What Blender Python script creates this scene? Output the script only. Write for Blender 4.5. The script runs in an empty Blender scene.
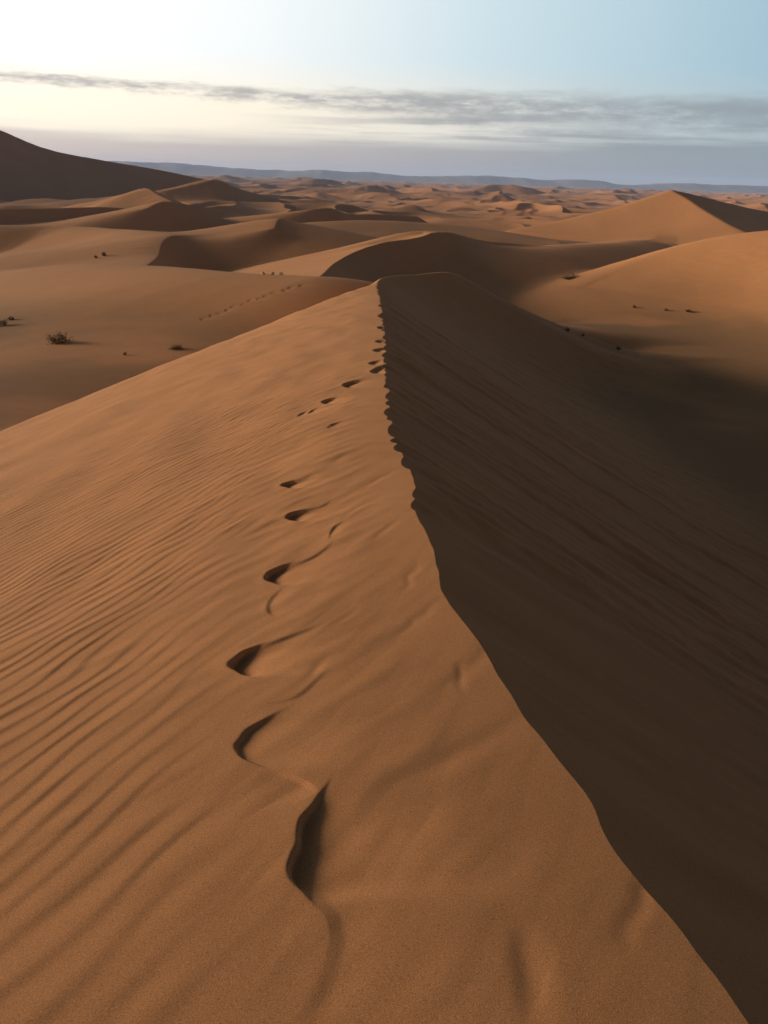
import bpy, bmesh, math, random
import numpy as np
from mathutils import Vector, Matrix

Q = 1.0                      # tessellation quality (1 = final)
EYE = 26.0                   # eye height above the plain datum; terrain maths uses the eye as z = 0
F = 826.0
PITCH = math.radians(21.96)
ROLL = math.radians(1.9)
SUN_AZ = math.radians(-76)   # left of the view direction (+Y)
SUN_EL = math.radians(6.2)

rng = np.random.default_rng(7)
random.seed(7)
scene = bpy.context.scene
col = scene.collection

# ------------------------------------------------------------------ camera frame
cp, sp = math.cos(PITCH), math.sin(PITCH)
FW = np.array([0, cp, -sp]); R0 = np.array([1.0, 0, 0]); U0 = np.array([0, sp, cp])
RT = math.cos(ROLL) * R0 + math.sin(ROLL) * U0
UP = -math.sin(ROLL) * R0 + math.cos(ROLL) * U0

def ray(px, py):
    return FW + RT * ((px - 384) / F) + UP * ((512 - py) / F)

def at(px, py, Y):
    d = ray(px, py)
    return d * (Y / d[1])

# ------------------------------------------------------------------ noise
_perm = rng.permutation(4096).astype(np.int32)
_ang = rng.random(4096) * 2 * np.pi
_gx, _gy = np.cos(_ang).astype(np.float32), np.sin(_ang).astype(np.float32)

def perlin(x, y, seed=0):
    x = np.asarray(x, np.float64); y = np.asarray(y, np.float64)
    xi = np.floor(x).astype(np.int64); yi = np.floor(y).astype(np.int64)
    xf = (x - xi).astype(np.float32); yf = (y - yi).astype(np.float32)
    u = xf * xf * xf * (xf * (xf * 6 - 15) + 10); v = yf * yf * yf * (yf * (yf * 6 - 15) + 10)
    def g(ix, iy, fx, fy):
        h = _perm[(_perm[(ix + seed * 131) & 4095] + iy) & 4095]
        return _gx[h] * fx + _gy[h] * fy
    a = g(xi, yi, xf, yf); b = g(xi + 1, yi, xf - 1, yf)
    c = g(xi, yi + 1, xf, yf - 1); d = g(xi + 1, yi + 1, xf - 1, yf - 1)
    return ((a + u * (b - a)) * (1 - v) + (c + u * (d - c)) * v) * 1.4

def fbm(x, y, o=4, seed=0):
    s = 0; a = 1.0
    for k in range(o):
        s = s + a * perlin(x, y, seed + k * 7); a *= .5; x = x * 2.03 + 11.3; y = y * 2.03 + 5.7
    return s

def smooth(a, b, x):
    t = np.clip((x - a) / (b - a), 0, 1)
    return t * t * (3 - 2 * t)

def smax(a, b, k):
    h = np.maximum(k - np.abs(a - b), 0) / k
    return np.maximum(a, b) + h * h * k * .25

# monotone-ish smooth interpolation (Catmull-Rom resampled to a table)
def curve(xs, ys):
    xs = np.array(xs, float); ys = np.array(ys, float)
    m = np.gradient(ys, xs)
    def f(x):
        x = np.clip(x, xs[0], xs[-1])
        i = np.clip(np.searchsorted(xs, x) - 1, 0, len(xs) - 2)
        h = xs[i + 1] - xs[i]; t = (x - xs[i]) / h
        return ((2*t**3 - 3*t**2 + 1) * ys[i] + (t**3 - 2*t**2 + t) * h * m[i]
                + (-2*t**3 + 3*t**2) * ys[i+1] + (t**3 - t**2) * h * m[i+1])
    tx = np.concatenate([np.linspace(xs[0], xs[-1], 6000)])
    ty = f(tx)
    return lambda x: np.interp(x, tx, ty)

# ------------------------------------------------------------------ the near ridge
zc0 = lambda y: -1.50 - .066 * y
cpx = [(748,1024),(725,990),(700,955),(680,925),(650,888),(625,860),(605,830),(590,800),(565,770),(545,742),(522,712),
       (508,690),(490,660),(470,628),(450,600),(440,570),(429,540),(422,510),(417,485),(408,465),(399,448),(393,428),(390,400),
       (388,375),(386,345),(383,310)]
cy, cx = [], []
for p in cpx:
    d = ray(*p)
    t = 1.50 / (-d[2] - .066 * d[1])
    cy.append(d[1] * t); cx.append(d[0] * t)
tip = at(380, 281, 34.0)
arm = [at(384, 277.5, 38.0), at(415, 274.5, 44.0), at(462, 276.5, 49.0), at(500, 299, 52.0), at(545, 324, 54.0), at(592, 347, 55.5)]
ys = [-60, -25, -8, -2, -.3] + cy + [tip[1]] + [a[1] for a in arm] + [58, 64]
xs = [14, 7.5, 3.6, 1.75, 1.12] + cx + [tip[0]] + [a[0] for a in arm] + [26, 60]
zs = [2.2, .4, -.95, -1.36, -1.48] + [zc0(v) for v in cy] + [tip[2]] + [a[2] for a in arm] + [-13.5, -18]
SHO = curve([-60, -30, -14, -7.6, -4.5, -2.6, -1.1, 0], [-6, 4, 11.5, 15.8, 19.8, 24.6, 30, 33.5])
XC = curve(ys, xs); ZC = curve(ys, zs)
_ty = np.linspace(-60, 64, 8000)
_dx = np.gradient(XC(_ty), _ty)
_k = np.ones(161) / 161
_cos = np.convolve(np.pad(1 / np.sqrt(1 + _dx**2), 80, mode='edge'), _k, 'valid')
COSA = lambda y: np.interp(y, _ty, _cos)

# scalloped brink left by people walking along the crest
def _scallop():
    y = np.linspace(-60, 64, 60000); out = np.zeros_like(y)
    r = np.random.default_rng(3); yy = 4.5
    while yy < 36:
        w = r.uniform(.18, .50) * (1 + .03 * (yy - 5)); a = r.choice([.012, .035, .055, .085], p=[.2, .35, .3, .15]) * r.uniform(.8, 1.25) * (1 + .035 * (yy - 5))
        t = np.clip((y - yy) / w, 0, 1)
        out += a * (np.sin(np.pi * t) ** .6) * (1 - .5 * t)
        yy += w * r.uniform(.8, 1.5)
    out += .035 * smooth(3.9, 4.3, y) * np.exp(-((y - 4.5) / .25) ** 2)
    out += .020 * fbm(y * 1.6, y * 0 + 3.3, 3, 5) * smooth(-3, 1, y)
    return y, out
_sy, _sv = _scallop()
JIT = lambda y: np.interp(y, _sy, _sv)

def near_base(x, y):
    """height of the near ridge and its signed distance from the crest"""
    yq = np.clip(y, -60, 64)
    u0 = (x - XC(yq)) * COSA(yq)
    fade = np.exp(-np.abs(u0) / .35)
    d = u0 + JIT(yq) * fade
    zc = ZC(yq)
    a = np.maximum(-d, 0)
    s1 = .41; s0 = -.10 + .19 * smooth(.3, 4.5, y); L = 2.9
    win = s1 * a - (s1 - s0) * L * (1 - np.exp(-a / L))
    b = np.maximum(d, 0)
    lee = .63 * b - .008 * np.minimum(b, 25) ** 2 - .40 * np.maximum(b - 25, 0)
    # rounded shoulder running back from the tip: beyond it the flank drops into the hollow
    e = (y - SHO(np.clip(x, -60, 0))) * .7
    ks = .25 + .05 * a
    win = win + .42 * ks * np.logaddexp(0, e / ks) * smooth(0, 1.2, a)
    return zc - win - lee - .02 * np.abs(y - yq) * 4, d

# ------------------------------------------------------------------ the dune field
class Dune:
    """crest line given in pixels + distance; sl / sr = slopes left and right of the line's direction"""
    def __init__(s, pts, sl, sr, k=1.0, cl=0., cr=0., name=None, world=False, rise=None):
        s.rise = rise
        s.P = np.array(pts, float) if world else np.array([at(*p) for p in pts])
        # resample with Catmull-Rom for smooth crests
        P = s.P; n = len(P)
        if n > 2:
            t = np.concatenate([[0], np.cumsum(np.linalg.norm(np.diff(P[:, :2], axis=0), axis=1))])
            tt = np.linspace(0, t[-1], max(4, (n - 1) * 4 + 1))
            s.P = np.stack([curve(t, P[:, i])(tt) for i in range(3)], 1)
        s.sl, s.sr, s.k, s.cl, s.cr, s.name = sl, sr, k, cl, cr, name
        s.reach = (s.P[:, 2].max() + 34) / min(sl, sr) * 1.25
    def eval(s, x, y):
        P = s.P
        segs = []; best = np.full(x.shape, 1e18)
        for i in range(len(P) - 1):
            a, b = P[i], P[i + 1]
            e = b[:2] - a[:2]; l = math.hypot(*e)
            rx = x - a[0]; ry = y - a[1]
            t = np.clip((rx * e[0] + ry * e[1]) / l ** 2, 0, 1)
            d2 = (rx - t * e[0]) ** 2 + (ry - t * e[1]) ** 2
            best = np.minimum(best, d2)
            segs.append((d2, a[2] + t * (b[2] - a[2]), (e[0] * ry - e[1] * rx) / l, l))
        d = np.sqrt(best)
        g = 1 / (2 * (.02 + .4 * max(s.cr, 0) * (s.cr > 5) + .30 * d) ** 2)                   # neighbouring segments blend, so bends do not leave facets
        num = 0; den = 0; sn = 0
        for d2, zs, cr, l in segs:
            wt = np.exp(-(d2 - best) * g) * l
            num = num + wt * zs; den = den + wt; sn = sn + wt * cr / np.sqrt(d2 + 1e-9)
        zz = num / den; sd = np.clip(sn / den, -1, 1) * d
        d = np.sqrt(best)
        w = smooth(-.9, .9, sd / np.maximum(d, 1e-6))        # 1 = left
        # profile: slope*d with optional rounding near the crest (c = radius)
        def prof(sl, c):
            return sl * (np.sqrt(d * d + c * c) - c) if c > 0 else sl * d
        h = zz - (w * prof(s.sl, s.cl) + (1 - w) * prof(s.sr, s.cr))
        if s.rise: h = h + w * s.rise[0] * d * np.exp(-(d / s.rise[1]) ** 2) * smooth(4, 16, np.hypot(x - P[0, 0], y - P[0, 1]))   # the back climbs a little past the brink
        return h

SLIP = .60
DUNES = [
  # big dark dune at the left edge
  Dune([(-420,60,640),(-220,70,670),(-80,104,700),(0,131,725),(45,148,745),(100,160,770),(150,168,795),(205,180,820)], .25, .42, 4, 12, 3, 'left'),
  # A small peaked dune, lit left face
  Dune([(70,205,340),(110,197,332),(141,188,322),(160,195,310),(178,204,298)], .40, .30, 2, 0, 0, 'A'),
  # B dark slip face band
  Dune([(-60,212,225),(0,209,238),(60,208,250),(110,207,262),(150,210,275)], .14, .56, 2, 0, 0, 'B'),
  # C lit whaleback with a dark slip face on its right end
  Dune([(-80,226,160),(0,225,162),(60,226,162),(110,229,150),(150,232,133),(170,239,121)], .26, .36, 2.0, 2, 5, 'C'),
  Dune([(150,208,228),(165,201.5,236),(184,203.5,242),(206,211,248)], .2, .5, 2, 1, 0, 'G'),
  Dune([(285,224,195),(330,221,205),(370,220,215),(430,223,225)], .2, .10, 2, 3, 6, 'I'),
  Dune([(144,268,88),(156,257,102),(172,239,120),(195,243,127),(228,248,131)], .13, .56, 2, 3, 0, 'Cslip'),
  # E central dune with the hooked crest
  Dune([(190,233,188),(235,227,166),(270,222,150),(284,221,141)], .16, .20, 2, 3, 4, 'E'),
  Dune([(275,229,130),(284,221,141),(299,229,149),(314,232.5,156),(340,233,164),(372,236,175)], .15, .55, 1.5, 1, 0, 'Eslip'),
  # F thin dark lee
  Dune([(310,209,262),(330,208,270),(345,213,276),(375,214,288),(415,216,300)], .14, .55, 2, 0, 0, 'F'),
  # H tall dark dune behind
  Dune([(165,190,500),(190,185,510),(215,180,522),(240,188,540),(275,198,570),(300,205,600)], .18, .45, 3, 2, 0, 'H', rise=(.16, 22)),
  # M1 lit whaleback at the left, in front of C
  Dune([(-160,290,82),(-60,277,78),(0,271,74),(60,265,69),(100,264,63),(165,268,53),(240,274,45),(312,276,43)], .22, .27, 1.5, 4, 6, 'M1'),
  # D2 second crescent behind the tip
  Dune([(316,280,52.8),(345,257,73.9),(362,249.5,81.8),(385,242,88.9),(408,239.5,94.2),(424,236,98.6),(434,232,102.1),(455,236,106.5),(490,243,111.8),(520,248,116.2),(548,256,117.9)], .24, .58, 1.0, 0, 0, 'D2'),
  Dune([(372,243,100.3),(400,234.5,104.7),(427,230.5,107.4),(438,232.5,105.6)], .28, .20, 1.0, 1.5, 1.0, 'D2slip'),
  # D3 low swell in front of the star dune
  Dune([(520,250,108),(570,245,124),(620,243,140),(664,245,158),(682,251,160),(694,258,158)], .16, .24, 2, 3, 4, 'D3'),
  # R right lit dune
  Dune([(585,292,80),(640,262,86),(700,241,89),(768,230,90),(860,226,88),(1000,226,86)], .34, .16, 1.0, 2.5, 7, 'R'),
]
class Pyramid:
    """star dune: three facets between three arms that meet at a peak"""
    def __init__(s, peak, arms, k):
        p = at(*peak); A = [at(*a) for a in arms]; s.p = p; s.k = k; s.pl = []
        for i in range(3):
            u = A[i] - p; v = A[(i + 1) % 3] - p
            s.pl.append(np.linalg.solve(np.array([u[:2], v[:2]]), np.array([u[2], v[2]])))
        s.P = np.array([p, p]); s.reach = 120; s.name = 'S'
    def eval(s, x, y):
        X, Y = x - s.p[0], y - s.p[1]
        h = [g[0] * X + g[1] * Y for g in s.pl]
        z = -smax(-h[0], -h[1], .6); z = -smax(-z, -h[2], 3.0)
        return s.p[2] + z - .0012 * np.minimum(z, 0) * 0 + .012 * z * z * (z > -20) + 4.8 * (z <= -20) + np.where(z <= -20, .45 * (z + 20) * -1 * .2, 0)
DUNES.append(Pyramid((665,187.5,306), [(558,226,300), (737,234,262), (795,219,420)], 2.5))
# the rest of the field out to the horizon: sinuous transverse dunes with the slip face away from the wind
r2 = np.random.default_rng(21)
FARS = []
for k in range(70):
    D = 330 * math.exp(r2.random() ** .8 * 2.6)
    azm = r2.uniform(-.62, .62)
    x0, y0 = D * math.sin(azm), D * math.cos(azm)
    if azm < -.12 and D < 850: continue
    if .15 < azm < .5 and D < 460: continue
    L = r2.uniform(18, 60) * (1 + D / 2500); n = 7
    h0 = -21.5 + r2.uniform(1, 7) * (.7 + D / 2500) + 6 * smooth(700, 2200, D)
    if r2.random() < .10: h0 += 4
    th = r2.normal(1.0, .6)
    pts = []
    ph = r2.uniform(0, 6); bow = r2.uniform(-.3, .3)
    for i in range(n):
        t = i / (n - 1) - .5
        lx = t * L; ly = bow * L * (t * t * 4 - 1) + .07 * L * math.sin(ph + t * 7)
        pts.append((x0 + lx * math.cos(th) - ly * math.sin(th), y0 + lx * math.sin(th) + ly * math.cos(th),
                    h0 - 6 * (abs(t) * 2) ** 2.0 + r2.normal(0, .5)))
    FARS.append(Dune(pts, r2.uniform(.08, .2), r2.uniform(.3, .55), 2.5, 1, 0, None, True))

def ridges(x, y, lam, th, seed):
    """long linked crests: gentle back towards the wind, steep slip face on the lee"""
    a = x * math.cos(th) + y * math.sin(th); b = -x * math.sin(th) + y * math.cos(th)
    ph = a / lam + 1.1 * perlin(a / (2.2 * lam), b / (2.0 * lam), seed) + .45 * perlin(a / (.9 * lam), b / (.8 * lam), seed + 1) + .5 * fbm(b / (3 * lam), a / (9 * lam), 2, seed + 2)
    t = ph - np.floor(ph)
    c = .74
    up = np.clip(t / c, 0, 1); up = up * up * (1.6 - .6 * up)
    dn = np.clip((1 - t) / (1 - c), 0, 1); dn = dn * (.75 + .25 * dn)
    amp = smooth(-.55, .75, fbm(a / (1.7 * lam), b / (2.6 * lam), 2, seed + 4))
    return np.where(t < c, up, dn) * amp

def plain(x, y):
    """interdune floor"""
    r = np.hypot(x, y)
    C = [(-8.5, 16, -5.0), (-14, 20, -5.7), (-20, 30, -7.2), (-12, 30, -6.1), (-6, 30, -5.6), (-40, 40, -9.5), (-6, 42, -6.2), (-45, 85, -15), (-15, 75, -9.5), (-24, 112, -16.5), (-10, 100, -15.5),
         (5, 14, -8.5), (8, 25, -9.8), (7, 34, -10.4), (10, 44, -11), (15, 60, -9.3), (20, 56, -9.6), (6, 76, -12.2), (14, 82, -13.2), (22, 98, -15.5), (33, 110, -16.5), (44, 118, -16.5), (4, 66, -11), (18, 44, -10.8), (34, 30, -10.4), (26, 58, -10.0), (40, 60, -9.0),
         (55, 150, -16.5), (0, 130, -14), (-60, 160, -18), (-35, 165, -17), (-90, 230, -15), (0, 300, -20), (120, 230, -15.5), (-200, 300, -19), (-30, -10, -7), (40, -20, -11)]
    num = 0; den = 1e-9
    for a, b, z in C:
        w = 1 / ((x - a) ** 2 + (y - b) ** 2 + 30) ** 1.5
        num = num + w * z; den = den + w
    w = 1e-7 * (1 + (r / 350) ** 3)
    num = num + w * -23; den = den + w
    z = num / den
    z = z + 1.6 * fbm(x / 70, y / 70, 3, 3) * smooth(70, 200, r) + 3.0 * fbm(x / 260 + 9, y / 260, 2, 13) * smooth(250, 700, r)
    m = np.nonzero(r > 110)[0]
    if len(m):
        X, Y, R = x[m], y[m], r[m]
        z[m] += 2.3 * ridges(X, Y, 34, .35, 101) * smooth(120, 260, R) * (1 - .5 * smooth(700, 1500, R))
        z[m] += 6.5 * ridges(X, Y, 95, .15, 111) * smooth(260, 480, R)
        z[m] += 9.5 * ridges(X, Y, 210, .5, 121) * smooth(800, 1600, R)
        z[m] -= 3.0 * smooth(330, 700, R)
    return z

def field(x, y, own=None):
    z = plain(x, y)
    r = np.hypot(x, y)
    # gentle warp so the crests are not drawn with a ruler
    wx = x + smooth(60, 250, r) * (3.0 * perlin(x / 60, y / 60, 31) + (.25 + .65 * smooth(110, 200, r)) * perlin(x / 17, y / 17, 32))
    wy = y + smooth(60, 250, r) * (3.0 * perlin(x / 60, y / 60, 33) + (.25 + .65 * smooth(110, 200, r)) * perlin(x / 17, y / 17, 34))
    for dn in DUNES + FARS:
        P = dn.P; R = dn.reach
        m = (wx > P[:, 0].min() - R) & (wx < P[:, 0].max() + R) & (wy > P[:, 1].min() - R) & (wy < P[:, 1].max() + R)
        idx = np.nonzero(m)[0]
        if len(idx) == 0: continue
        h = dn.eval(wx[idx], wy[idx])
        if getattr(dn, 'name', None) in ('M1', 'D2', 'D2slip'):        # these swells end against the near ridge
            yq = np.clip(wy[idx], -60, 64)
            h = h - .9 * np.logaddexp(0, (wx[idx] - XC(yq)) * COSA(yq) - .5) * (1 - smooth(52, 64, wy[idx]))
        if own is not None and getattr(dn, 'name', None):
            own[idx[h > z[idx] - .25]] = OWNERS.index(dn.name.replace('slip', ''))
        z[idx] = smax(z[idx], h, dn.k)
    return z

OWNERS = ['field', 'near', 'left', 'A', 'B', 'C', 'E', 'F', 'H', 'M1', 'D2', 'D3', 'R', 'S', 'G', 'I']
def H0(x, y, own=None):
    z = field(x, y, own)
    nb, d = near_base(x, y)
    m = (y > -60) & (y < 64) & (np.abs(x) < 90)
    if own is not None: own[m & (nb > z)] = 1
    return np.where(m, smax(z, nb, np.where(d > 0, 2.2, 1.1) * smooth(1, 9, np.abs(d)) + .02), z), d

def hit(px, py):
    d = ray(px, py); t = .6
    ts = np.exp(np.linspace(math.log(.6), math.log(1500), 9000))
    p = d[None] * ts[:, None]
    z, _ = H0(p[:, 0].copy(), p[:, 1].copy())
    i = np.argmax(p[:, 2] < z)
    lo, hi = ts[max(i - 1, 0)], ts[i]
    for _ in range(12):
        m = .5 * (lo + hi); q = d * m
        zz, _ = H0(np.array([q[0]]), np.array([q[1]]))
        if q[2] < zz[0]: hi = m
        else: lo = m
    return d * hi

# ------------------------------------------------------------------ footprints and wind scarps on the lit flank (rim traced from left / upper to lower)
# each: rim points (pixels), depths (m), fade length (m)
PITS = [  # left tip, upper end, lower end (pixels), depth, length of the drift that refills it
  ((290,866), (318,797), (305,898), .026, .26),
  ((236,746), (272,716), (256,767), .012, .24),
  ((231,664), (256,647), (246,677), .032, .15),
  ((265,576), (287,564), (277,584), .031, .14),
  ((286,516), (304,510), (296,521), .031, .14),
  ((282,485), (298,480), (291,489), .031, .14),
  ((322,400), (335,396.5), (327,402.5), .032, .11),
  ((343,385), (361,380), (349,388), .036, .13),
  ((371,371), (386,366.5), (377,373.5), .036, .14),
  *[((x - 2.2, y + .4), (x + 2.5, y - 1.1), (x, y + 1.0), .03, .22) for x, y in ((201,319),(210,315.5),(217,313.5),(226,310),(232,306.5),(242,304.5),(249,300.5),(258,298.5),(264,295.9),(272,292.5),(283,290.2),(289,287.5),(300,285.5))],
  ((369,363), (379,360), (373,364.5), .03, .12), ((374,350), (384,347.5), (379,352), .035, .14), ((376,341), (384,339.5), (380,343), .035, .14),
  ((378,327), (384,326), (381,329), .04, .16), ((379,316), (384,315), (381,318), .04, .16), ((379,305), (383,304.5), (381,307), .04, .16), ((380,297), (383,296.5), (381.5,298.5), .04, .16),
]
SCARPS = [
  ([(330,668),(318,678),(290,700),(262,706)], [0,.0025,.0025,0], .10, .02),
  ([(322,624),(300,633),(278,641),(252,650)], [0,.004,.006,.0], .08, .02),
  ([(334,540),(322,551),(305,560),(286,565)], [0,.004,.006,.0], .08, .02),
  ([(332,499),(318,507),(303,510)], [0,.005,0], .08, .02),
  ([(314,474),(306,477),(298,480)], [0,.005,0], .08, .02),
  ([(300,893),(313,905),(326,918),(331,935),(326,965),(312,1000),(300,1030)], [0,.004,.0035,.003,.002,.002,.001], .10, .035),
  ([(320,794),(306,784),(288,777),(262,772)], [0,.006,.004,0], .12, .02),
  # soft wind marks
  ([(285,585),(274,594),(267,605),(268,613),(274,618)], [0,.003,.005,.004,0], .06, .02),
  ([(345,520),(334,527),(330,533),(328,541)], [0,.005,.005,0], .05, .014),
  ([(308,408),(300,412),(296,416)], [0,.010,0], .10, .015), ([(322,404),(312,408),(306,413)], [0,.012,0], .10, .015),
  ([(345,420),(332,424),(326,429)], [0,.010,0], .10, .015),
]

GROOVES = [  # soft troughs between the prints and the crest: points, depth, half width
  ([(522,930),(527,955),(531,985),(542,1030)], .0042, .030),
  ([(660,878),(640,897),(630,920),(628,950)], .0032, .028),
  ([(520,715),(490,737),(466,750),(430,768),(392,790)], .0034, .045),
  ([(505,650),(470,668),(440,690)], .0030, .035),
  ([(462,662),(459,678),(468,694)], .0025, .018),
  ([(440,600),(425,612),(408,628),(390,640)], .0032, .028),
  ([(418,562),(410,575),(404,592)], .0030, .022),
  ([(400,520),(388,528),(372,540)], .0034, .024), ([(372,500),(356,508),(342,520)], .0034, .024),
  ([(395,470),(380,478),(362,490)], .0036, .026), ([(360,450),(345,456),(330,466)], .0036, .026),
  ([(335,655),(318,668),(300,690)], .0035, .024), ([(360,610),(345,618),(325,632)], .0032, .024),
]

class Groove:
    def __init__(s, px, D, W):
        P = np.array([hit(*p)[:2] for p in px])
        t = np.concatenate([[0], np.cumsum(np.linalg.norm(np.diff(P, axis=0), axis=1))])
        tt = np.linspace(0, t[-1], (len(P) - 1) * 5 + 1)
        s.P = np.stack([curve(t, P[:, i])(tt) for i in range(2)], 1); s.D, s.W = D, W; D = D * .68
        s.d = D * np.sin(np.pi * np.clip(np.linspace(.08, .92, len(tt)), 0, 1))
    def add(s, x, y, z):
        P = s.P; R = s.W * 3.2
        m = (x > P[:, 0].min() - R) & (x < P[:, 0].max() + R) & (y > P[:, 1].min() - R) & (y < P[:, 1].max() + R)
        idx = np.nonzero(m)[0]
        if len(idx) == 0: return
        X, Y = x[idx], y[idx]; X = X + .02 * perlin(X / .12, Y / .12, 83)
        h = np.zeros_like(X)
        for i in range(len(P) - 1):
            e = P[i + 1] - P[i]; l = math.hypot(*e) + 1e-9
            t = np.clip(((X - P[i, 0]) * e[0] + (Y - P[i, 1]) * e[1]) / l ** 2, 0, 1)
            d2 = (X - P[i, 0] - t * e[0]) ** 2 + (Y - P[i, 1] - t * e[1]) ** 2
            h = np.maximum(h, (s.d[i] + t * (s.d[i + 1] - s.d[i])) * np.exp(-d2 / s.W ** 2))
        z[idx] -= h

class Pit:
    """a wind-softened footprint: steep curved left rim, floor drifting back up to the right"""
    def __init__(s, p0, p1, p2, D, L):
        P0, P1, P2 = (hit(*p)[:2] for p in (p0, p1, p2))
        f = P1 - P2; s.B = np.linalg.norm(f) / 2; f /= np.linalg.norm(f)
        e = np.array([f[1], -f[0]])                       # towards the inside
        if e @ ((P1 + P2) / 2 - P0) < 0: e = -e
        s.P0, s.e, s.f, s.D, s.L = P0, e, f, D, L
        s.b1 = (P1 - P0) @ f; s.b2 = (P2 - P0) @ f; s.a1 = (P1 - P0) @ e; s.a2 = (P2 - P0) @ e
        s.R = 6 * L + 2 * s.B
    def add(s, x, y, z):
        m = (np.abs(x - s.P0[0]) < s.R) & (np.abs(y - s.P0[1]) < s.R)
        idx = np.nonzero(m)[0]
        if len(idx) == 0: return
        X, Y = x[idx] - s.P0[0], y[idx] - s.P0[1]
        wob = .012 * perlin(x[idx] / .09, y[idx] / .09, 81)
        a = X * s.e[0] + Y * s.e[1] + wob; b = X * s.f[0] + Y * s.f[1]
        t = np.where(b > 0, b / max(s.b1, .02), b / min(s.b2, -.02))
        rim = np.where(b > 0, s.a1, s.a2) * t ** 2
        q = a - np.minimum(rim, 1.6 * np.where(b > 0, s.a1, s.a2))
        w = .008 + .003 * math.hypot(*s.P0)
        side = np.exp(-(t / .9) ** 4)
        ins = -s.D * smooth(-.3 * w, w, q) * np.exp(-(np.maximum(q - w, 0) / s.L) ** 1.25) * side
        out = s.D * .12 * np.exp(-(np.maximum(-q, 0) / (.4 * s.L)) ** 2) * smooth(w, -w, q) * side
        z[idx] += ins + out

class Scarp:
    def __init__(s, px, dep, L, w=.010):
        P = np.array([hit(*p)[:2] for p in px]); dep = np.array(dep, float)
        t = np.concatenate([[0], np.cumsum(np.linalg.norm(np.diff(P, axis=0), axis=1))])
        tt = np.linspace(0, t[-1], (len(P) - 1) * 6 + 1)
        s.P = np.stack([curve(t, P[:, i])(tt) for i in range(2)], 1); s.D = np.maximum(curve(t, dep)(tt), 0); s.L = L; s.w = w
    def add(s, x, y, z):
        P, D = s.P, s.D; R = s.L * 4 + .05
        m = (x > P[:, 0].min() - R) & (x < P[:, 0].max() + R) & (y > P[:, 1].min() - R) & (y < P[:, 1].max() + R)
        idx = np.nonzero(m)[0]
        if len(idx) == 0: return
        X, Y = x[idx], y[idx]
        best = np.full(X.shape, 1e9); dep = np.zeros_like(X); sn = np.zeros_like(X)
        for i in range(len(P) - 1):
            e = P[i + 1] - P[i]; l = math.hypot(*e) + 1e-9
            rx, ry = X - P[i, 0], Y - P[i, 1]
            t = np.clip((rx * e[0] + ry * e[1]) / l ** 2, 0, 1)
            d2 = (rx - t * e[0]) ** 2 + (ry - t * e[1]) ** 2
            m = d2 < best; best = np.where(m, d2, best)
            dep = np.where(m, D[i] + t * (D[i + 1] - D[i]), dep)
            sn = np.where(m, (e[0] * ry - e[1] * rx) / l / np.sqrt(d2 + 1e-12), sn)
        q = np.sqrt(best) * np.clip(sn, -1, 1)                # > 0 inside the print
        w = s.w
        inside = -dep * smooth(-.25 * w, w, q) * np.exp(-(np.maximum(q - w, 0) / s.L) ** 1.4)
        out = dep * .12 * np.exp(-(np.maximum(-q, 0) / (.35 * s.L)) ** 2) * smooth(w, -w, q)
        z[idx] += inside + np.where(q < 0, out, 0)

scarps = [Scarp(*s) for s in SCARPS] + [Pit(*p) for p in PITS] + [Groove(*g) for g in GROOVES]

# ------------------------------------------------------------------ small relief
_qq = np.linspace(-60, 20, 8000)
_lam = .078 + .062 * np.exp(-((_qq - .0) / 1.5) ** 2) + .02 * smooth(-4, -20, _qq)
_QQ = np.cumsum(1 / _lam) * (_qq[1] - _qq[0])

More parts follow.
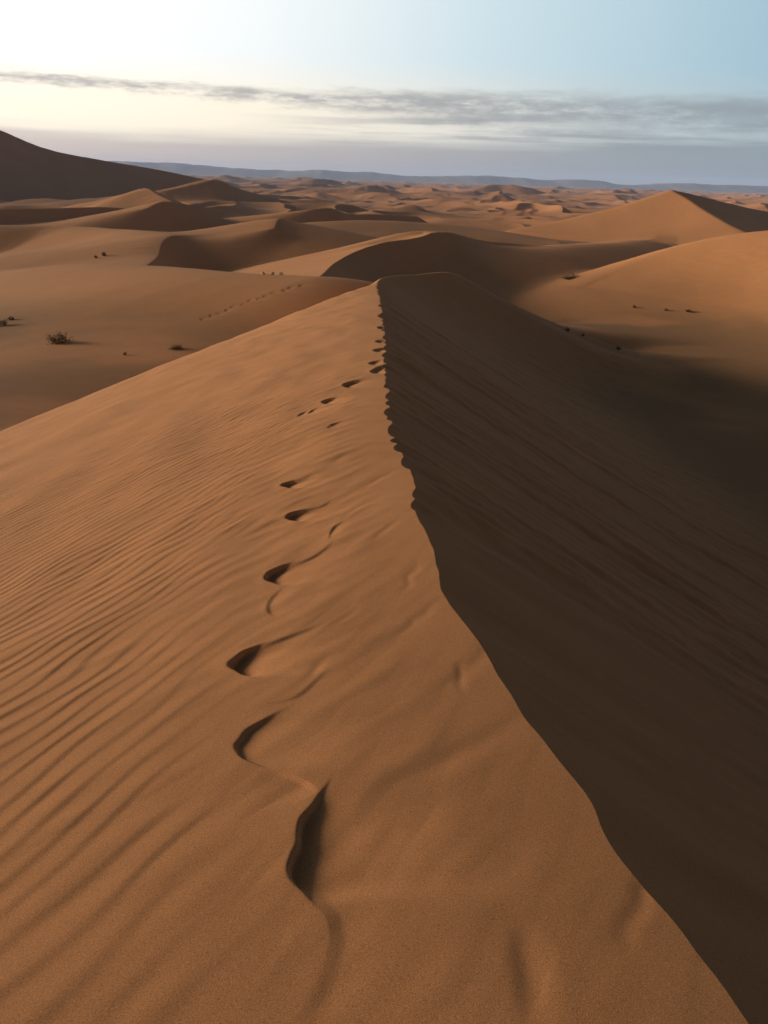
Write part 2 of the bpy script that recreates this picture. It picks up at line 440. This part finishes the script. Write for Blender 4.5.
def relief(x, y, d):
    """ripples on the windward flank, slip tongues on the lee"""
    r = np.hypot(x, y)
    out = np.zeros_like(x)
    # ripples
    m = np.nonzero((d < 0) & (r < 45))[0]
    X, Y, Dm = x[m], y[m], -d[m]
    hd = math.radians(24)
    a = X * math.sin(hd) + Y * math.cos(hd); q = X * math.cos(hd) - Y * math.sin(hd)
    wq = q + .05 * perlin(q / .55, a / 1.2, 41) + .035 * perlin(q / .2, a / .45, 42) + .15 * perlin(q / 2.5, a / 4, 43)
    ph = np.interp(wq, _qq, _QQ) * 2 * np.pi + 1.5 * perlin(q / .30, a / .9, 44)
    tt = ph / (2 * np.pi); tt = tt - np.floor(tt); cc = .72
    prof = np.where(tt < cc, smooth(0, 1, tt / cc) * .55 + .45 * tt / cc, smooth(0, 1, (1 - tt) / (1 - cc)) * .6 + .4 * (1 - tt) / (1 - cc)) - .5
    amp = .0050 * (.70 + .30 * smooth(-.5, .4, fbm(q / .6, a / 1.3, 2, 45)))
    reg = smooth(.85, 1.7, Dm + .15 * (r[m] > 0) * smooth(3, 8, r[m]) + .3 * perlin(X / .5, Y / .5, 46))
    lamr = np.interp(wq, _qq, _lam) / .10
    out[m] += amp * lamr * (.05 + .95 * reg) * (.82 + .18 * smooth(2, 3.6, r[m])) * prof * (1 - smooth(8, 26, r[m]))
    # short oblique wind marks nearer the crest
    k2 = perlin((X * .80 - Y * .60) / .10, (X * .60 + Y * .80) / .34, 49) * smooth(.1, .5, Dm) * (1 - .6 * smooth(1.6, 3.5, Dm))
    out[m] += .0050 * (.45 + .55 * smooth(2.0, 4.5, r[m])) * np.maximum(k2, -.2) * (1 - smooth(8, 25, r[m]))
    # broad soft undulation of the flank
    out[m] += (.020 * (.35 + .65 * smooth(2.2, 5, r[m])) * fbm(X / .9, Y / 1.4, 2, 47) + .03 * fbm(X / 5, Y / 7, 2, 48)) * smooth(.0, .8, Dm)
    # slip tongues
    m = np.nonzero((d > 0) & (d < 40) & (r < 90))[0]
    X, Y, Dm = x[m], y[m], d[m]
    sk = Y + .10 * Dm
    g = 1 + .05 * Dm
    env = smooth(0, .25, Dm) * (1 - .85 * smooth(3, 14, Dm))
    t = .075 * perlin(sk / .55, Dm / 5, 51) + .04 * perlin(sk / .22, Dm / 1.6, 52) + .07 * perlin(sk / 1.7, Dm / 9, 53)
    t += .025 * fbm(X / .4, Y / .4, 3, 55)
    t *= .72
    t *= (.30 + .70 * smooth(3.2, 5.0, Y)) * (.45 + .9 * smooth(-.4, .5, perlin(sk / 1.6, Dm / 6, 56)))
    out[m] += t * env * (1 - .5 * smooth(15, 50, r[m]))
    out[m] += .05 * fbm(X / 1.5, Y / 1.5, 3, 54) * smooth(2, 8, Dm) 
    return out

def HF(x, y, own=None):
    z, d = H0(x, y, own)
    r = np.hypot(x, y)
    near = np.nonzero((r < 95) & (y > -60) & (y < 64))[0]
    xn, yn = x[near], y[near]
    nb, dn = near_base(xn, yn)
    own = smooth(-.5, .3, nb - z[near] + .35)           # only where the near ridge is the surface
    zn = z[near] + relief(xn, yn, dn) * own
    for s in scarps: s.add(xn, yn, zn)
    z[near] = zn
    # slow swell and faint ripple banks further out
    far = smooth(35, 90, r)
    z += far * (.05 * fbm(x / 9, y / 9, 3, 61))
    return z

# ------------------------------------------------------------------ the sheet: polar grid, one column of edges follows the crest
# crest angle as a function of range
_cyy = np.linspace(.0, 36, 20000)
_cxx = XC(_cyy) - JIT(_cyy) / COSA(_cyy)
_cr = np.hypot(_cxx, _cyy); _cth = np.arctan2(_cxx, _cyy)
_o = np.argmin(_cr)
_cr, _cth = _cr[_o:], _cth[_o:]
_mono = np.maximum.accumulate(_cr)
def crest_theta(r):
    return np.interp(r, _mono, _cth)

def make_sheet():
    st = math.radians(.052) / Q
    half = math.radians(38)
    inner = np.arange(0, half, st)
    outer = [half]; stp = st
    while outer[-1] < math.pi:
        stp = min(stp * 1.06, math.radians(2.5)); outer.append(outer[-1] + stp)
    outer = np.array(outer[:-1])
    pos = np.concatenate([inner, outer]); pos = pos[pos < math.pi - .01]
    s = np.concatenate([-pos[:0:-1], pos]); nc = len(s)
    rr = [.45]
    while rr[-1] < 15000:
        r = rr[-1]
        k = .0019 if r < 5 else .0026 if r < 9 else (.0042 if r < 60 else (.0034 if r < 1200 else .006))
        rr.append(r * (1 + k / Q))
    rr = np.array(rr); nr = len(rr)
    ct = crest_theta(rr)
    b = .5 + .5 * np.cos(np.clip(np.abs(s) / math.radians(165), 0, 1) * math.pi)
    TH = s[None, :] + ct[:, None] * b[None, :]
    X = (rr[:, None] * np.sin(TH)).ravel(); Y = (rr[:, None] * np.cos(TH)).ravel()
    Z = np.empty_like(X); OWN = np.zeros(len(X) + 1, np.int8)
    CH = 400000
    for i in range(0, len(X), CH):
        Z[i:i + CH] = HF(X[i:i + CH].copy(), Y[i:i + CH].copy(), OWN[i:min(i + CH, len(X))])
    # centre vertex closes the hole under the camera
    zc = HF(np.array([0.0, 0.0]), np.array([0.0, 0.0]))[0]
    X = np.append(X, 0); Y = np.append(Y, 0); Z = np.append(Z, zc)
    i = np.arange(nr - 1)[:, None]; j = np.arange(nc)[None, :]
    j2 = (j + 1) % nc
    quads = np.stack([i * nc + j, (i + 1) * nc + j, (i + 1) * nc + j2, i * nc + j2], -1)
    quads = quads[..., ::-1].reshape(-1, 4)
    fan = np.stack([np.full(nc, nr * nc), np.arange(nc), (np.arange(nc) + 1) % nc], -1)
    OWN[-1] = 1
    return X, Y, Z, quads, fan[:, ::-1], OWN

def mesh_from(name, co, quads, tris, mat):
    me = bpy.data.meshes.new(name)
    me.vertices.add(len(co)); me.vertices.foreach_set('co', co.astype(np.float32).ravel())
    nl = quads.size + tris.size
    me.loops.add(nl); me.loops.foreach_set('vertex_index', np.concatenate([quads.ravel(), tris.ravel()]).astype(np.int32))
    me.polygons.add(len(quads) + len(tris))
    ls = np.concatenate([np.arange(len(quads)) * 4, quads.size + np.arange(len(tris)) * 3]).astype(np.int32)
    me.polygons.foreach_set('loop_start', ls)
    me.update(calc_edges=True)
    me.polygons.foreach_set('use_smooth', np.ones(len(me.polygons), bool))
    me.materials.append(mat)
    o = bpy.data.objects.new(name, me); col.objects.link(o)
    return o

# ------------------------------------------------------------------ materials
def sand_material():
    m = bpy.data.materials.new('sand'); m.use_nodes = True
    nt = m.node_tree; N = nt.nodes; Lk = nt.links
    b = N['Principled BSDF']
    b.inputs['Roughness'].default_value = 1.0; b.inputs['Specular IOR Level'].default_value = .08
    if 'Diffuse Roughness' in b.inputs: b.inputs['Diffuse Roughness'].default_value = .6
    geo = N.new('ShaderNodeNewGeometry')
    def noise(scale, detail, rough=.5):
        n = N.new('ShaderNodeTexNoise'); n.inputs['Scale'].default_value = scale; n.inputs['Detail'].default_value = detail
        n.inputs['Roughness'].default_value = rough
        Lk.new(geo.outputs['Position'], n.inputs['Vector']); return n
    def ramp(src, stops):
        r = N.new('ShaderNodeValToRGB'); e = r.color_ramp.elements
        e[0].position, e[0].color = stops[0][0], (*stops[0][1], 1); e[1].position, e[1].color = stops[-1][0], (*stops[-1][1], 1)
        for p, c in stops[1:-1]:
            k = e.new(p); k.color = (*c, 1)
        Lk.new(src, r.inputs['Fac']); return r
    def mul(a, bb, fac=1.0):
        x = N.new('ShaderNodeMix'); x.data_type = 'RGBA'; x.blend_type = 'MULTIPLY'; x.inputs['Factor'].default_value = fac
        Lk.new(a, x.inputs['A']); Lk.new(bb, x.inputs['B']); return x.outputs['Result']
    big = ramp(noise(.035, 4).outputs['Fac'], [(.3, (.47, .226, .102)), (.7, (.54, .258, .112))])
    med = ramp(noise(1.6, 5, .6).outputs['Fac'], [(.3, (.90, .91, .93)), (.7, (1, 1, 1))])
    fine = ramp(noise(300, 3, .8).outputs['Fac'], [(.30, (.34, .32, .32)), (.46, (.95, .95, .95)), (.56, (1.05, 1.05, 1.04)), (.72, (1.7, 1.68, 1.6))])
    c = mul(big.outputs['Color'], med.outputs['Color'])
    c = mul(c, fine.outputs['Color'], .9)
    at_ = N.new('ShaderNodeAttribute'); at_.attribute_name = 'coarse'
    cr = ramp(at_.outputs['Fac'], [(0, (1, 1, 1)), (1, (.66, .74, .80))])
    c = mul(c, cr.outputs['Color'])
    Lk.new(c, b.inputs['Base Color'])
    bump = N.new('ShaderNodeBump'); bump.inputs['Strength'].default_value = .35; bump.inputs['Distance'].default_value = .0012
    Lk.new(noise(330, 2, .7).outputs['Fac'], bump.inputs['Height'])
    Lk.new(bump.outputs['Normal'], b.inputs['Normal'])
    return m

def flat_material(name, c, rough=.9):
    m = bpy.data.materials.new(name); m.use_nodes = True
    nt = m.node_tree; b = nt.nodes['Principled BSDF']
    b.inputs['Roughness'].default_value = rough; b.inputs['Specular IOR Level'].default_value = .15
    n = nt.nodes.new('ShaderNodeTexNoise'); n.inputs['Scale'].default_value = 9
    r = nt.nodes.new('ShaderNodeValToRGB')
    r.color_ramp.elements[0].color = (*[v * .7 for v in c], 1); r.color_ramp.elements[1].color = (*[v * 1.25 for v in c], 1)
    r.color_ramp.elements[0].position = .3; r.color_ramp.elements[1].position = .7
    nt.links.new(n.outputs['Fac'], r.inputs['Fac']); nt.links.new(r.outputs['Color'], b.inputs['Base Color'])
    return m

SAND = sand_material()
X, Y, Z, quads, fan, OWN = make_sheet()
_rr = np.hypot(X, Y)
_pl = np.concatenate([plain(X[k:k + 400000].copy(), Y[k:k + 400000].copy()) for k in range(0, len(X), 400000)])
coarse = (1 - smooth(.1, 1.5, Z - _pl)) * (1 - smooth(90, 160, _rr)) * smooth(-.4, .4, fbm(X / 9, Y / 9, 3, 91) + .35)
COORD = np.stack([X, Y, Z + EYE], 1)
DUNE_TEXT = {
  'field': ('dune_field', 'rolling orange dunes running out to the horizon'),
  'near': ('sand_ridge', 'main rippled sand ridge with a sharp crest, footprints and a shaded right face'),
  'left': ('sand_dune', 'biggest dark dune rising at the left edge of the horizon'),
  'A': ('sand_dune', 'small peaked dune with a lit left face below the biggest dark dune'),
  'B': ('sand_dune', 'long low dune with a dark slip face band at the left'),
  'C': ('sand_dune', 'whaleback dune with a dark slip face on its right end'),
  'E': ('sand_dune', 'hooked crescent dune left of centre'),
  'F': ('sand_dune', 'low dune with a thin dark lee behind the hooked crescent'),
  'H': ('sand_dune', 'tall dark dune right of the biggest dark dune'),
  'M1': ('sand_dune', 'broad smooth swell left of the main ridge with scrub at its foot'),
  'D2': ('sand_dune', 'dark crescent dune directly behind the tip of the main ridge'),
  'D3': ('sand_dune', 'low swell in front of the pointed star dune'),
  'R': ('sand_dune', 'large smooth lit dome dune at the right edge'),
  'G': ('sand_dune', 'small dark sided dune between the small peaked dune and the hooked crescent'),
  'I': ('sand_dune', 'gentle pale swell behind the hooked crescent dune'),
  'S': ('sand_dune', 'pointed star dune with a lit front and a dark right face'),
}
qo = OWN[quads[:, 0]]; fo = OWN[fan[:, 1]]
for k, key in enumerate(OWNERS):
    q = quads[qo == k]; f_ = fan[fo == k]
    if len(q) + len(f_) < 40: continue
    use = np.unique(np.concatenate([q.ravel(), f_.ravel()]))
    lut = np.zeros(len(X), np.int64); lut[use] = np.arange(len(use))
    name, text = DUNE_TEXT[key]
    o = mesh_from(name, COORD[use], lut[q], lut[f_], SAND)
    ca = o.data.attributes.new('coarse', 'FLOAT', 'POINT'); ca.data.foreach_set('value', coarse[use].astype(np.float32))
    o['kind'] = 'structure'; o['label'] = text

# ------------------------------------------------------------------ desert plants
TWIG = flat_material('dry_twig', (.21, .14, .082)); LEAF = flat_material('dusty_leaf', (.15, .112, .060)); STRAW = flat_material('straw', (.62, .50, .30))
def stick(vs, fs, p, q, r0, r1):
    p, q = np.array(p), np.array(q); d = q - p; d /= np.linalg.norm(d) + 1e-9
    a = np.cross(d, [.3, .2, .93]); a /= np.linalg.norm(a); b = np.cross(d, a); n = len(vs)
    for c, r in ((p, r0), (q, r1)):
        for k in range(3):
            t = k * 2.094; vs.append(tuple(c + r * (math.cos(t) * a + math.sin(t) * b)))
    for k in range(3): fs.append((n + k, n + (k + 1) % 3, n + 3 + (k + 1) % 3, n + 3 + k))
def link(name, vs, fs, mat, parent):
    me = bpy.data.meshes.new(name); me.from_pydata(vs, [], fs); me.materials.append(mat)
    o = bpy.data.objects.new(name, me); o.parent = parent; col.objects.link(o); return o
def plant(px, py, wpx, hpx, label, cat='shrub', name='desert_shrub', seed=0, straw=False, lean=0.0, group='scrub plants scattered over the sand'):
    g = hit(px, py); D = np.linalg.norm(g); R = wpx * D / F / 2; Hh = hpx * D / F
    z = HF(np.array([g[0]]), np.array([g[1]]))[0]
    e = bpy.data.objects.new(name, None); e.location = (g[0], g[1], z + EYE - .02); col.objects.link(e)
    e.empty_display_size = .1
    e['label'] = label; e['category'] = cat; e['group'] = group
    r = np.random.default_rng(seed + 100); tv, tf, lv, lf = [], [], [], []
    n = int(46 if wpx > 12 else 26)
    th = max(.004, .35 * D / F)
    for i in range(n):
        ph = r.uniform(0, 2 * math.pi); rad = R * math.sqrt(r.random()); up = Hh * r.uniform(.45, 1.05) * (1 - .55 * (rad / R) ** 2)
        b = np.array([.22 * R * r.normal(), .22 * R * r.normal(), -.03])
        tip_ = np.array([rad * math.cos(ph) + lean * R, rad * math.sin(ph), up])
        mid = b * .45 + tip_ * .55 + np.array([0, 0, .22 * up]) + r.normal(0, .06 * R, 3)
        stick(tv, tf, b, mid, th, th * .8); stick(tv, tf, mid, tip_, th * .8, th * .4)
        for k in range(3):
            q = mid + (tip_ - mid) * r.random(); w = q + r.normal(0, .16 * R, 3) + np.array([0, 0, .05 * Hh]); w[2] = max(w[2], .01)
            stick(tv, tf, q, w, th * .5, th * .3)
            if not straw:
                for l in range(3):
                    c = w + r.normal(0, .08 * R, 3); c[2] = max(c[2], .01); u = r.normal(0, 1, 3); u /= np.linalg.norm(u); v = np.cross(u, r.normal(0, 1, 3)); v /= np.linalg.norm(v); sz = .07 * R
                    m = len(lv); lv += [tuple(c - u * sz), tuple(c + v * sz * .45), tuple(c + u * sz), tuple(c - v * sz * .45)]; lf.append((m, m + 1, m + 2, m + 3))
    link('grass_blade' if straw else 'branch', tv, tf, STRAW if straw else TWIG, e)
    if lf: link('foliage', lv, lf, LEAF, e)
    return e
plant(58, 343, 23, 8, 'widest dry shrub with arching bare twigs in the hollow left of the main ridge', seed=1, lean=.1)
plant(2, 326, 12, 8, 'dark bushy shrub cut by the left edge of the picture', seed=2)
plant(11, 320, 7, 4, 'low dark tuft just behind the bushy shrub at the left edge', seed=3)
plant(174, 349, 14, 4, 'flat dark clump low on the sand beside the lit flank of the main ridge', seed=4, lean=.4)
plant(125, 355, 3.5, 4, 'tiny upright sprig alone between the widest shrub and the ridge flank', seed=5)
plant(104, 256, 5, 4, 'larger of two small dark tufts on the pale back of the whaleback dune', seed=6)
plant(96, 258, 3.5, 3, 'smaller of two small dark tufts on the pale back of the whaleback dune', seed=7)
plant(567, 331, 6, 4, 'dark shrub at the lower end of the shaded ridge arm', seed=8)
plant(583, 336, 4, 3, 'small tuft just right of the shrub at the end of the ridge arm', seed=9)
plant(618, 350, 5, 4, 'round dark shrub in the dim hollow in front of the right dome dune', seed=10)
plant(571, 279, 18, 2.2, 'wide brown scrub patch where the shaded bowl meets the right dome dune', seed=11)
plant(634, 308, 4, 3, 'tiny dark tuft leftmost along the foot of the right dome dune', seed=12)
plant(666, 311, 4, 2.5, 'tiny low tuft in the middle along the foot of the right dome dune', seed=13)
plant(688, 312, 8, 2.5, 'low spread tuft rightmost along the foot of the right dome dune', seed=14)
for k, x in enumerate((263, 272, 281)):
    plant(x, 274.5 + .2 * k, 6, 4, ['leftmost', 'middle', 'rightmost'][k] + ' of three pale straw grass tufts on the sand behind the main ridge', cat='grass tuft', name='grass_tuft', seed=20 + k, straw=True, group='pale grass tufts')

# ------------------------------------------------------------------ far hills
def make_hills():
    prof = [(-520,150),(-300,156),(-100,160),(60,160),(130,161.5),(200,165),(250,169.5),(300,170),(350,171.5),(385,174),(430,176.5),(470,175.5),(520,177.5),(560,180),(600,181),(640,185.5),(680,183.5),(730,185),(768,186),(900,190),(1200,200)]
    D = 9000.0
    pts = np.array([at(p[0], p[1], D) for p in prof])
    fx = curve(pts[:, 0], pts[:, 2])
    n, k = 700, 14
    xs_ = np.linspace(pts[0, 0], pts[-1, 0], n)
    top = fx(xs_) + 14 * fbm(xs_ / 420, xs_ * 0, 4, 71)
    base = -EYE - 3
    co = []
    for j in range(k):                       # across: front foot, scarp, flat top, back
        t = j / (k - 1)
        g = np.interp(t, [0, .2, .32, .42, .7, 1], [0, .35, .55, 1, 1.0, .0])
        yy = D - 700 + 1700 * t + 220 * fbm(xs_ / 500, xs_ * 0 + 4, 3, 75) * (1 - t)
        zz = base + (top - base) * g * (1 + .10 * (g < .95) * fbm(xs_ / 160, t * 5 + xs_ * 0, 3, 73))
        co.append(np.stack([xs_, yy, zz], 1))
    co = np.concatenate(co); co[:, 2] += EYE
    i = np.arange(k - 1)[:, None]; j = np.arange(n - 1)[None]
    qd = np.stack([i * n + j, i * n + j + 1, (i + 1) * n + j + 1, (i + 1) * n + j], -1).reshape(-1, 4)
    m = flat_material('hill_rock', (.20, .15, .12))
    m.node_tree.nodes['Noise Texture'].inputs['Scale'].default_value = 1.0
    o = mesh_from('hills', co, qd, np.zeros((0, 3), int), m)
    o['kind'] = 'structure'; o['label'] = 'long low flat topped hills on the far horizon'
    return o
make_hills()

# ------------------------------------------------------------------ haze
def make_haze():
    bm = bmesh.new(); bmesh.ops.create_cube(bm, size=1)
    lo, hi = -4.0 - 6, EYE + 175
    zmin = float((Z + EYE).min()) - 1.0
    S = 32000
    for v in bm.verts:
        v.co = (v.co.x * S, v.co.y * S, zmin if v.co.z < 0 else hi)
    me = bpy.data.meshes.new('haze'); bm.to_mesh(me); bm.free()
    o = bpy.data.objects.new('haze', me); col.objects.link(o)
    o['kind'] = 'stuff'; o['label'] = 'thin bluish desert haze'
    m = bpy.data.materials.new('haze'); m.use_nodes = True
    nt = m.node_tree; nt.nodes.remove(nt.nodes['Principled BSDF'])
    v = nt.nodes.new('ShaderNodeVolumePrincipled')
    v.inputs['Color'].default_value = (.42, .60, .97, 1); v.inputs['Density'].default_value = 7.5e-5
    nt.links.new(v.outputs['Volume'], nt.nodes['Material Output'].inputs['Volume'])
    me.materials.append(m)
    return o
HAZE = True
if HAZE: make_haze()

# ------------------------------------------------------------------ sky and sun
def make_world():
    w = bpy.data.worlds.new('World'); scene.world = w; w.use_nodes = True
    nt = w.node_tree; N = nt.nodes; L = nt.links
    bg = N['Background']
    sky = N.new('ShaderNodeTexSky'); sky.sky_type = 'NISHITA'; sky.sun_disc = False
    sky.sun_elevation = SUN_EL; sky.sun_rotation = SUN_AZ; sky.air_density = 1.0; sky.dust_density = 1.5; sky.ozone_density = 1.0
    bg.inputs['Strength'].default_value = SKY_STRENGTH
    def con(v, sock):
        if isinstance(v, (int, float)): sock.default_value = v
        else: L.new(v, sock)
    def mt(op, a, b=0.0, c=0.0):
        n = N.new('ShaderNodeMath'); n.operation = op
        con(a, n.inputs[0]); con(b, n.inputs[1]); con(c, n.inputs[2]); return n.outputs[0]
    add = lambda a, b: mt('ADD', a, b); sub = lambda a, b: mt('SUBTRACT', a, b); mulv = lambda a, b: mt('MULTIPLY', a, b)
    def ss(a, b, x):
        n = N.new('ShaderNodeMapRange'); n.interpolation_type = 'SMOOTHSTEP'
        con(x, n.inputs['Value']); con(a, n.inputs['From Min']); con(b, n.inputs['From Max']); return n.outputs['Result']
    def mix(f, a, b):
        n = N.new('ShaderNodeMix'); n.data_type = 'RGBA'
        con(f, n.inputs['Factor'])
        for v, k in ((a, 'A'), (b, 'B')):
            if isinstance(v, tuple): n.inputs[k].default_value = (*v, 1)
            else: L.new(v, n.inputs[k])
        return n.outputs['Result']
    def ramp(x, stops):
        n = N.new('ShaderNodeValToRGB'); e = n.color_ramp.elements; n.color_ramp.interpolation = 'EASE' if len(stops) < 3 else 'LINEAR'
        e[0].position, e[0].color = stops[0][0], (*stops[0][1], 1); e[1].position, e[1].color = stops[-1][0], (*stops[-1][1], 1)
        for p, c in stops[1:-1]: k = e.new(p); k.color = (*c, 1)
        con(x, n.inputs['Fac']); return n.outputs['Color']
    tc = N.new('ShaderNodeTexCoord'); sx = N.new('ShaderNodeSeparateXYZ'); L.new(tc.outputs['Generated'], sx.inputs[0])
    deg = 180 / math.pi
    el = mulv(mt('ARCSINE', sx.outputs['Z']), deg)
    az = mulv(mt('ARCTAN2', sx.outputs['X'], sx.outputs['Y']), deg)
    def noise(fx, fy, detail, off=0.0, rough=.55):
        c = N.new('ShaderNodeCombineXYZ'); con(mulv(az, fx), c.inputs[0]); con(mulv(el, fy), c.inputs[1]); c.inputs[2].default_value = off
        n = N.new('ShaderNodeTexNoise'); n.inputs['Scale'].default_value = 1; n.inputs['Detail'].default_value = detail; n.inputs['Roughness'].default_value = rough
        L.new(c.outputs[0], n.inputs['Vector']); return sub(n.outputs['Fac'], .5)
    azn = mt('DIVIDE', add(az, 180), 360)             # 0..1 round the horizon, .5 = view direction
    A = lambda d: (d + 180) / 360
    # clear air low in the sky: white towards the sun, pale blue away from it
    hi = ramp(azn, [(A(-150), (.20,.27,.34)), (A(-110), (.8,.85,.85)), (A(-72), (2.6,2.3,1.9)), (A(-40), (1.5,1.5,1.45)), (A(-23), (1.2,1.2,1.18)), (A(-8), (.98,1.02,1.02)), (A(6), (.63,.78,.84)), (A(24), (.34,.53,.645)), (A(70), (.22,.32,.39)), (A(130), (.16,.22,.28))])
    lo = ramp(azn, [(A(-150), (.22,.25,.26)), (A(-110), (.9,.85,.75)), (A(-72), (2.8,2.4,1.8)), (A(-40), (1.7,1.55,1.2)), (A(-23), (1.34,1.18,.92)), (A(-10), (1.18,1.05,.83)), (A(3), (.93,.88,.76)), (A(14), (.58,.66,.65)), (A(24), (.47,.59,.62)), (A(70), (.25,.33,.38)), (A(130), (.18,.22,.26))])
    clear = mix(ss(3.4, 7.2, el), lo, hi)
    # long ragged streak of cloud
    n1 = noise(.16, .9, 7, 1.7, .62); n2 = noise(.55, 2.6, 7, 5.2, .66); n3 = noise(.06, .25, 2, 8.8); n5 = noise(1.7, 4.5, 5, 3.1, .7)
    rag = add(n2, mulv(n5, .24))
    cen = add(add(sub(4.72, mulv(az, .012)), mulv(n1, 1.0)), mulv(n3, .5))
    thick = add(.28, mulv(ss(-14, 12, az), .62))
    dist = sub(el, cen)
    up_ = sub(1.0, ss(-.12, mulv(thick, 1.1), add(dist, mulv(rag, 1.0))))
    dn_ = ss(mulv(thick, -2.6), mulv(thick, -.1), add(dist, mulv(rag, 1.3)))
    streak = mulv(mulv(up_, dn_), mulv(ss(-.30, .10, add(n1, mulv(rag, .7))), .90))
    ccol = ramp(azn, [(A(-90), (.9,.75,.6)), (A(-40), (.66,.60,.54)), (A(-23), (.53,.49,.455)), (A(-8), (.42,.405,.395)), (A(10), (.33,.355,.37)), (A(24), (.28,.335,.37)), (A(90), (.16,.20,.23))])
    c1 = mix(streak, clear, ccol)
    # fainter wisps under it
    n4 = noise(.085, 1.9, 5, 12.0, .55)
    wisp = mulv(mulv(ss(-.06, .16, add(n4, mulv(rag, .12))), ss(-12, 6, az)), mulv(ss(1.6, 2.4, el), sub(1.0, ss(3.5, 4.6, el))))
    c2 = mix(mulv(wisp, .80), c1, ccol)
    # veil along the horizon
    vtop = add(add(2.35, mulv(ss(2, 24, az), .5)), add(mulv(n3, .6), mulv(n4, 1.1)))
    veil = sub(1.0, ss(-.8, .45, sub(el, vtop)))
    vcol = ramp(azn, [(A(-90), (1.1,.85,.65)), (A(-40), (.9,.72,.60)), (A(-22), (.76,.64,.565)), (A(-10), (.58,.51,.465)), (A(2), (.42,.40,.385)), (A(14), (.30,.335,.35)), (A(24), (.25,.305,.335)), (A(90), (.15,.18,.21)), (A(170), (.16,.18,.20))])
    c3 = mix(mulv(veil, .90), c2, vcol)
    lowc = ramp(azn, [(A(-40), (1.1,.80,.60)), (A(-23), (.98,.72,.56)), (A(-5), (.56,.46,.41)), (A(10), (.32,.33,.335)), (A(24), (.235,.285,.315))])
    c4 = mix(mulv(sub(1.0, ss(.5, 2.2, el)), mulv(sub(1.0, ss(22, 45, az)), .8)), c3, lowc)
    # whole-sky blend: the hazy lower sky passes into the deep blue Nishita dome higher up
    g = N.new('ShaderNodeVectorMath'); g.operation = 'SCALE'; L.new(c4, g.inputs[0]); g.inputs['Scale'].default_value = SKY_GAIN
    nis = N.new('ShaderNodeVectorMath'); nis.operation = 'SCALE'; L.new(sky.outputs['Color'], nis.inputs[0]); nis.inputs['Scale'].default_value = NISHITA
    f = mix(ss(11, 30, el), g.outputs[0], nis.outputs[0])
    L.new(f, bg.inputs['Color'])
SKY_STRENGTH = .10; EXPO = 1.02; NISHITA = .19
SKY_GAIN = 1 / (SKY_STRENGTH * 2 ** EXPO)
make_world()
sv = Vector((math.sin(SUN_AZ) * math.cos(SUN_EL), math.cos(SUN_AZ) * math.cos(SUN_EL), math.sin(SUN_EL)))
sl = bpy.data.lights.new('sun', 'SUN'); sl.energy = 5.0; sl.angle = math.radians(22); sl.color = (1, .79, .57)
so = bpy.data.objects.new('sun', sl); so.rotation_euler = sv.to_track_quat('Z', 'Y').to_euler(); so.location = (0, 0, 300); col.objects.link(so)

# ------------------------------------------------------------------ camera
cd = bpy.data.cameras.new('camera'); cd.sensor_fit = 'VERTICAL'; cd.sensor_height = 36; cd.lens = F / 1024 * 36
cd.clip_start = .05; cd.clip_end = 60000
co = bpy.data.objects.new('camera', cd); col.objects.link(co)
M = Matrix((RT, UP, -FW)).transposed().to_4x4(); M.translation = Vector((0, 0, EYE)); co.matrix_world = M
scene.camera = co
scene.render.engine = 'CYCLES'
scene.cycles.use_denoising = True
scene.cycles.max_bounces = 6; scene.cycles.volume_bounces = 1
scene.view_settings.view_transform = 'Standard'; scene.view_settings.look = 'None'
scene.view_settings.exposure = EXPO; scene.view_settings.gamma = 1
